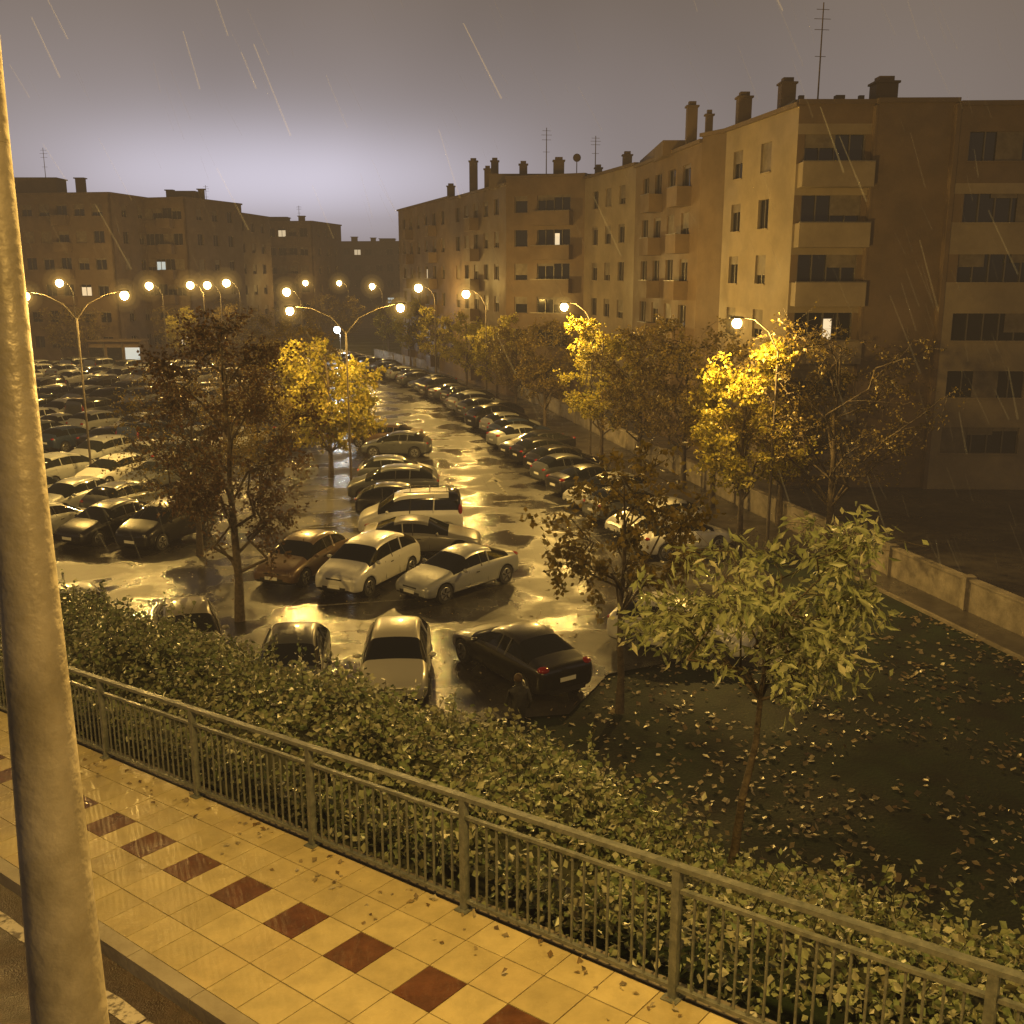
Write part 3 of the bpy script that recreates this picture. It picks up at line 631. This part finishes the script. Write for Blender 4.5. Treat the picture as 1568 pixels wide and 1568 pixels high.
# ============================================================ rain streaks
mr_=bpy.data.materials.new('rain_streak');mr_.use_nodes=True;t=mr_.node_tree;t.nodes.remove(t.nodes['Principled BSDF'])
df=t.nodes.new('ShaderNodeBsdfTranslucent');df.inputs[0].default_value=(.6,.62,.66,1);tp_=t.nodes.new('ShaderNodeBsdfTransparent');mx=t.nodes.new('ShaderNodeMixShader');mx.inputs[0].default_value=.035
t.links.new(tp_.outputs[0],mx.inputs[1]);t.links.new(df.outputs[0],mx.inputs[2]);t.links.new(mx.outputs[0],t.nodes['Material Output'].inputs['Surface'])
mb=MB();rnd=random.Random(3)
for _ in range(420):
    y=rnd.uniform(3.2,12);x=rnd.uniform(-.5,.55)*y;z=10.5+rnd.uniform(-.35,.32)*y
    l=rnd.uniform(.10,.28);dx=-.42*l+rnd.uniform(-.03,.03)
    if z<7: continue
    mb.tube((x,y,z),(x+dx,y+.1*l,z+l),.0036,.0022,0,3,False)
mb.obj('rain',[mr_])
# ============================================================ mist: thin homogeneous haze filling the air, its lit glow put in as emission
hz=bpy.data.materials.new('night_mist');hz.use_nodes=True;t=hz.node_tree;t.nodes.remove(t.nodes['Principled BSDF'])
SG=.0034
ab=t.nodes.new('ShaderNodeVolumeAbsorption');ab.inputs['Color'].default_value=(0,0,0,1);ab.inputs['Density'].default_value=SG
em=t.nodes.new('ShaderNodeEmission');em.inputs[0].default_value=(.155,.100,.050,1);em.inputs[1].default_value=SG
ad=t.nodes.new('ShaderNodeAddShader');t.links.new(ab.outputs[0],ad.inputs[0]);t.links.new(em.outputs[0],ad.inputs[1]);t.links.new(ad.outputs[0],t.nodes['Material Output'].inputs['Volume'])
mb=MB();mb.bx(-180,120,-30,260,-2,24,0);o=mb.obj('mist',[hz]);o.visible_shadow=False
# ============================================================ sky
w=bpy.data.worlds.new('World');SC.world=w;w.use_nodes=True;t=w.node_tree;L=t.links.new;bg=t.nodes['Background']
tc=t.nodes.new('ShaderNodeTexCoord')
def M(op,a,b=None,c=None):
    n=t.nodes.new('ShaderNodeMath');n.operation=op
    for i,q in enumerate((a,b,c)):
        if q is None: continue
        if isinstance(q,(int,float)): n.inputs[i].default_value=q
        else: L(q,n.inputs[i])
    return n.outputs[0]
sx=t.nodes.new('ShaderNodeSeparateXYZ');L(tc.outputs['Generated'],sx.inputs[0])
el=sx.outputs['Z'];az=M('ARCTAN2',sx.outputs['X'],sx.outputs['Y'])
da=M('SUBTRACT',az,-.215);de=M('SUBTRACT',el,.075)
g=M('EXPONENT',M('MULTIPLY',M('ADD',M('POWER',M('ABSOLUTE',M('DIVIDE',da,.19)),2),M('POWER',M('ABSOLUTE',M('DIVIDE',de,.05)),2)),-1))
g2=M('EXPONENT',M('MULTIPLY',M('ADD',M('POWER',M('ABSOLUTE',M('DIVIDE',da,.48)),2),M('POWER',M('ABSOLUTE',M('DIVIDE',de,.13)),2)),-1))
ns_=t.nodes.new('ShaderNodeTexNoise');ns_.inputs['Scale'].default_value=2.2;ns_.inputs['Detail'].default_value=3;L(tc.outputs['Generated'],ns_.inputs['Vector'])
cr=t.nodes.new('ShaderNodeValToRGB');L(el,cr.inputs['Fac']);E=cr.color_ramp
E.elements[0].position=0;E.elements[0].color=(.16,.145,.145,1);E.elements[1].position=.5;E.elements[1].color=(.05,.036,.025,1)
q=E.elements.new(.10);q.color=(.22,.187,.172,1)
q=E.elements.new(.24);q.color=(.185,.145,.115,1)
def mixc(f,a,b,mode='MIX'):
    n=t.nodes.new('ShaderNodeMix');n.data_type='RGBA';n.blend_type=mode
    if isinstance(f,(int,float)): n.inputs[0].default_value=f
    else: L(f,n.inputs[0])
    for i,q in((6,a),(7,b)):
        if isinstance(q,tuple): n.inputs[i].default_value=q
        else: L(q,n.inputs[i])
    return n.outputs[2]
c1=mixc(M('MULTIPLY',g2,.6),cr.outputs['Color'],(.50,.45,.49,1));c2=mixc(M('MULTIPLY',g,.85),c1,(1.25,1.2,1.45,1))
c3=mixc(.6,c2,mixc(1.0,c2,M('ADD',M('MULTIPLY',ns_.outputs['Fac'],1.4),.3),'MULTIPLY'))
L(c3,bg.inputs['Color']);bg.inputs['Strength'].default_value=1.0
# ============================================================ camera
cam=bpy.data.cameras.new('camera');co=bpy.data.objects.new('camera',cam);COL.objects.link(co)
co.location=(0,0,10.5);co.rotation_euler=(math.radians(77),0,0);cam.lens=36;cam.sensor_width=36;cam.clip_end=4000;cam.clip_start=.1
SC.camera=co
SC.view_settings.view_transform='Standard';SC.view_settings.look='None';SC.view_settings.exposure=0
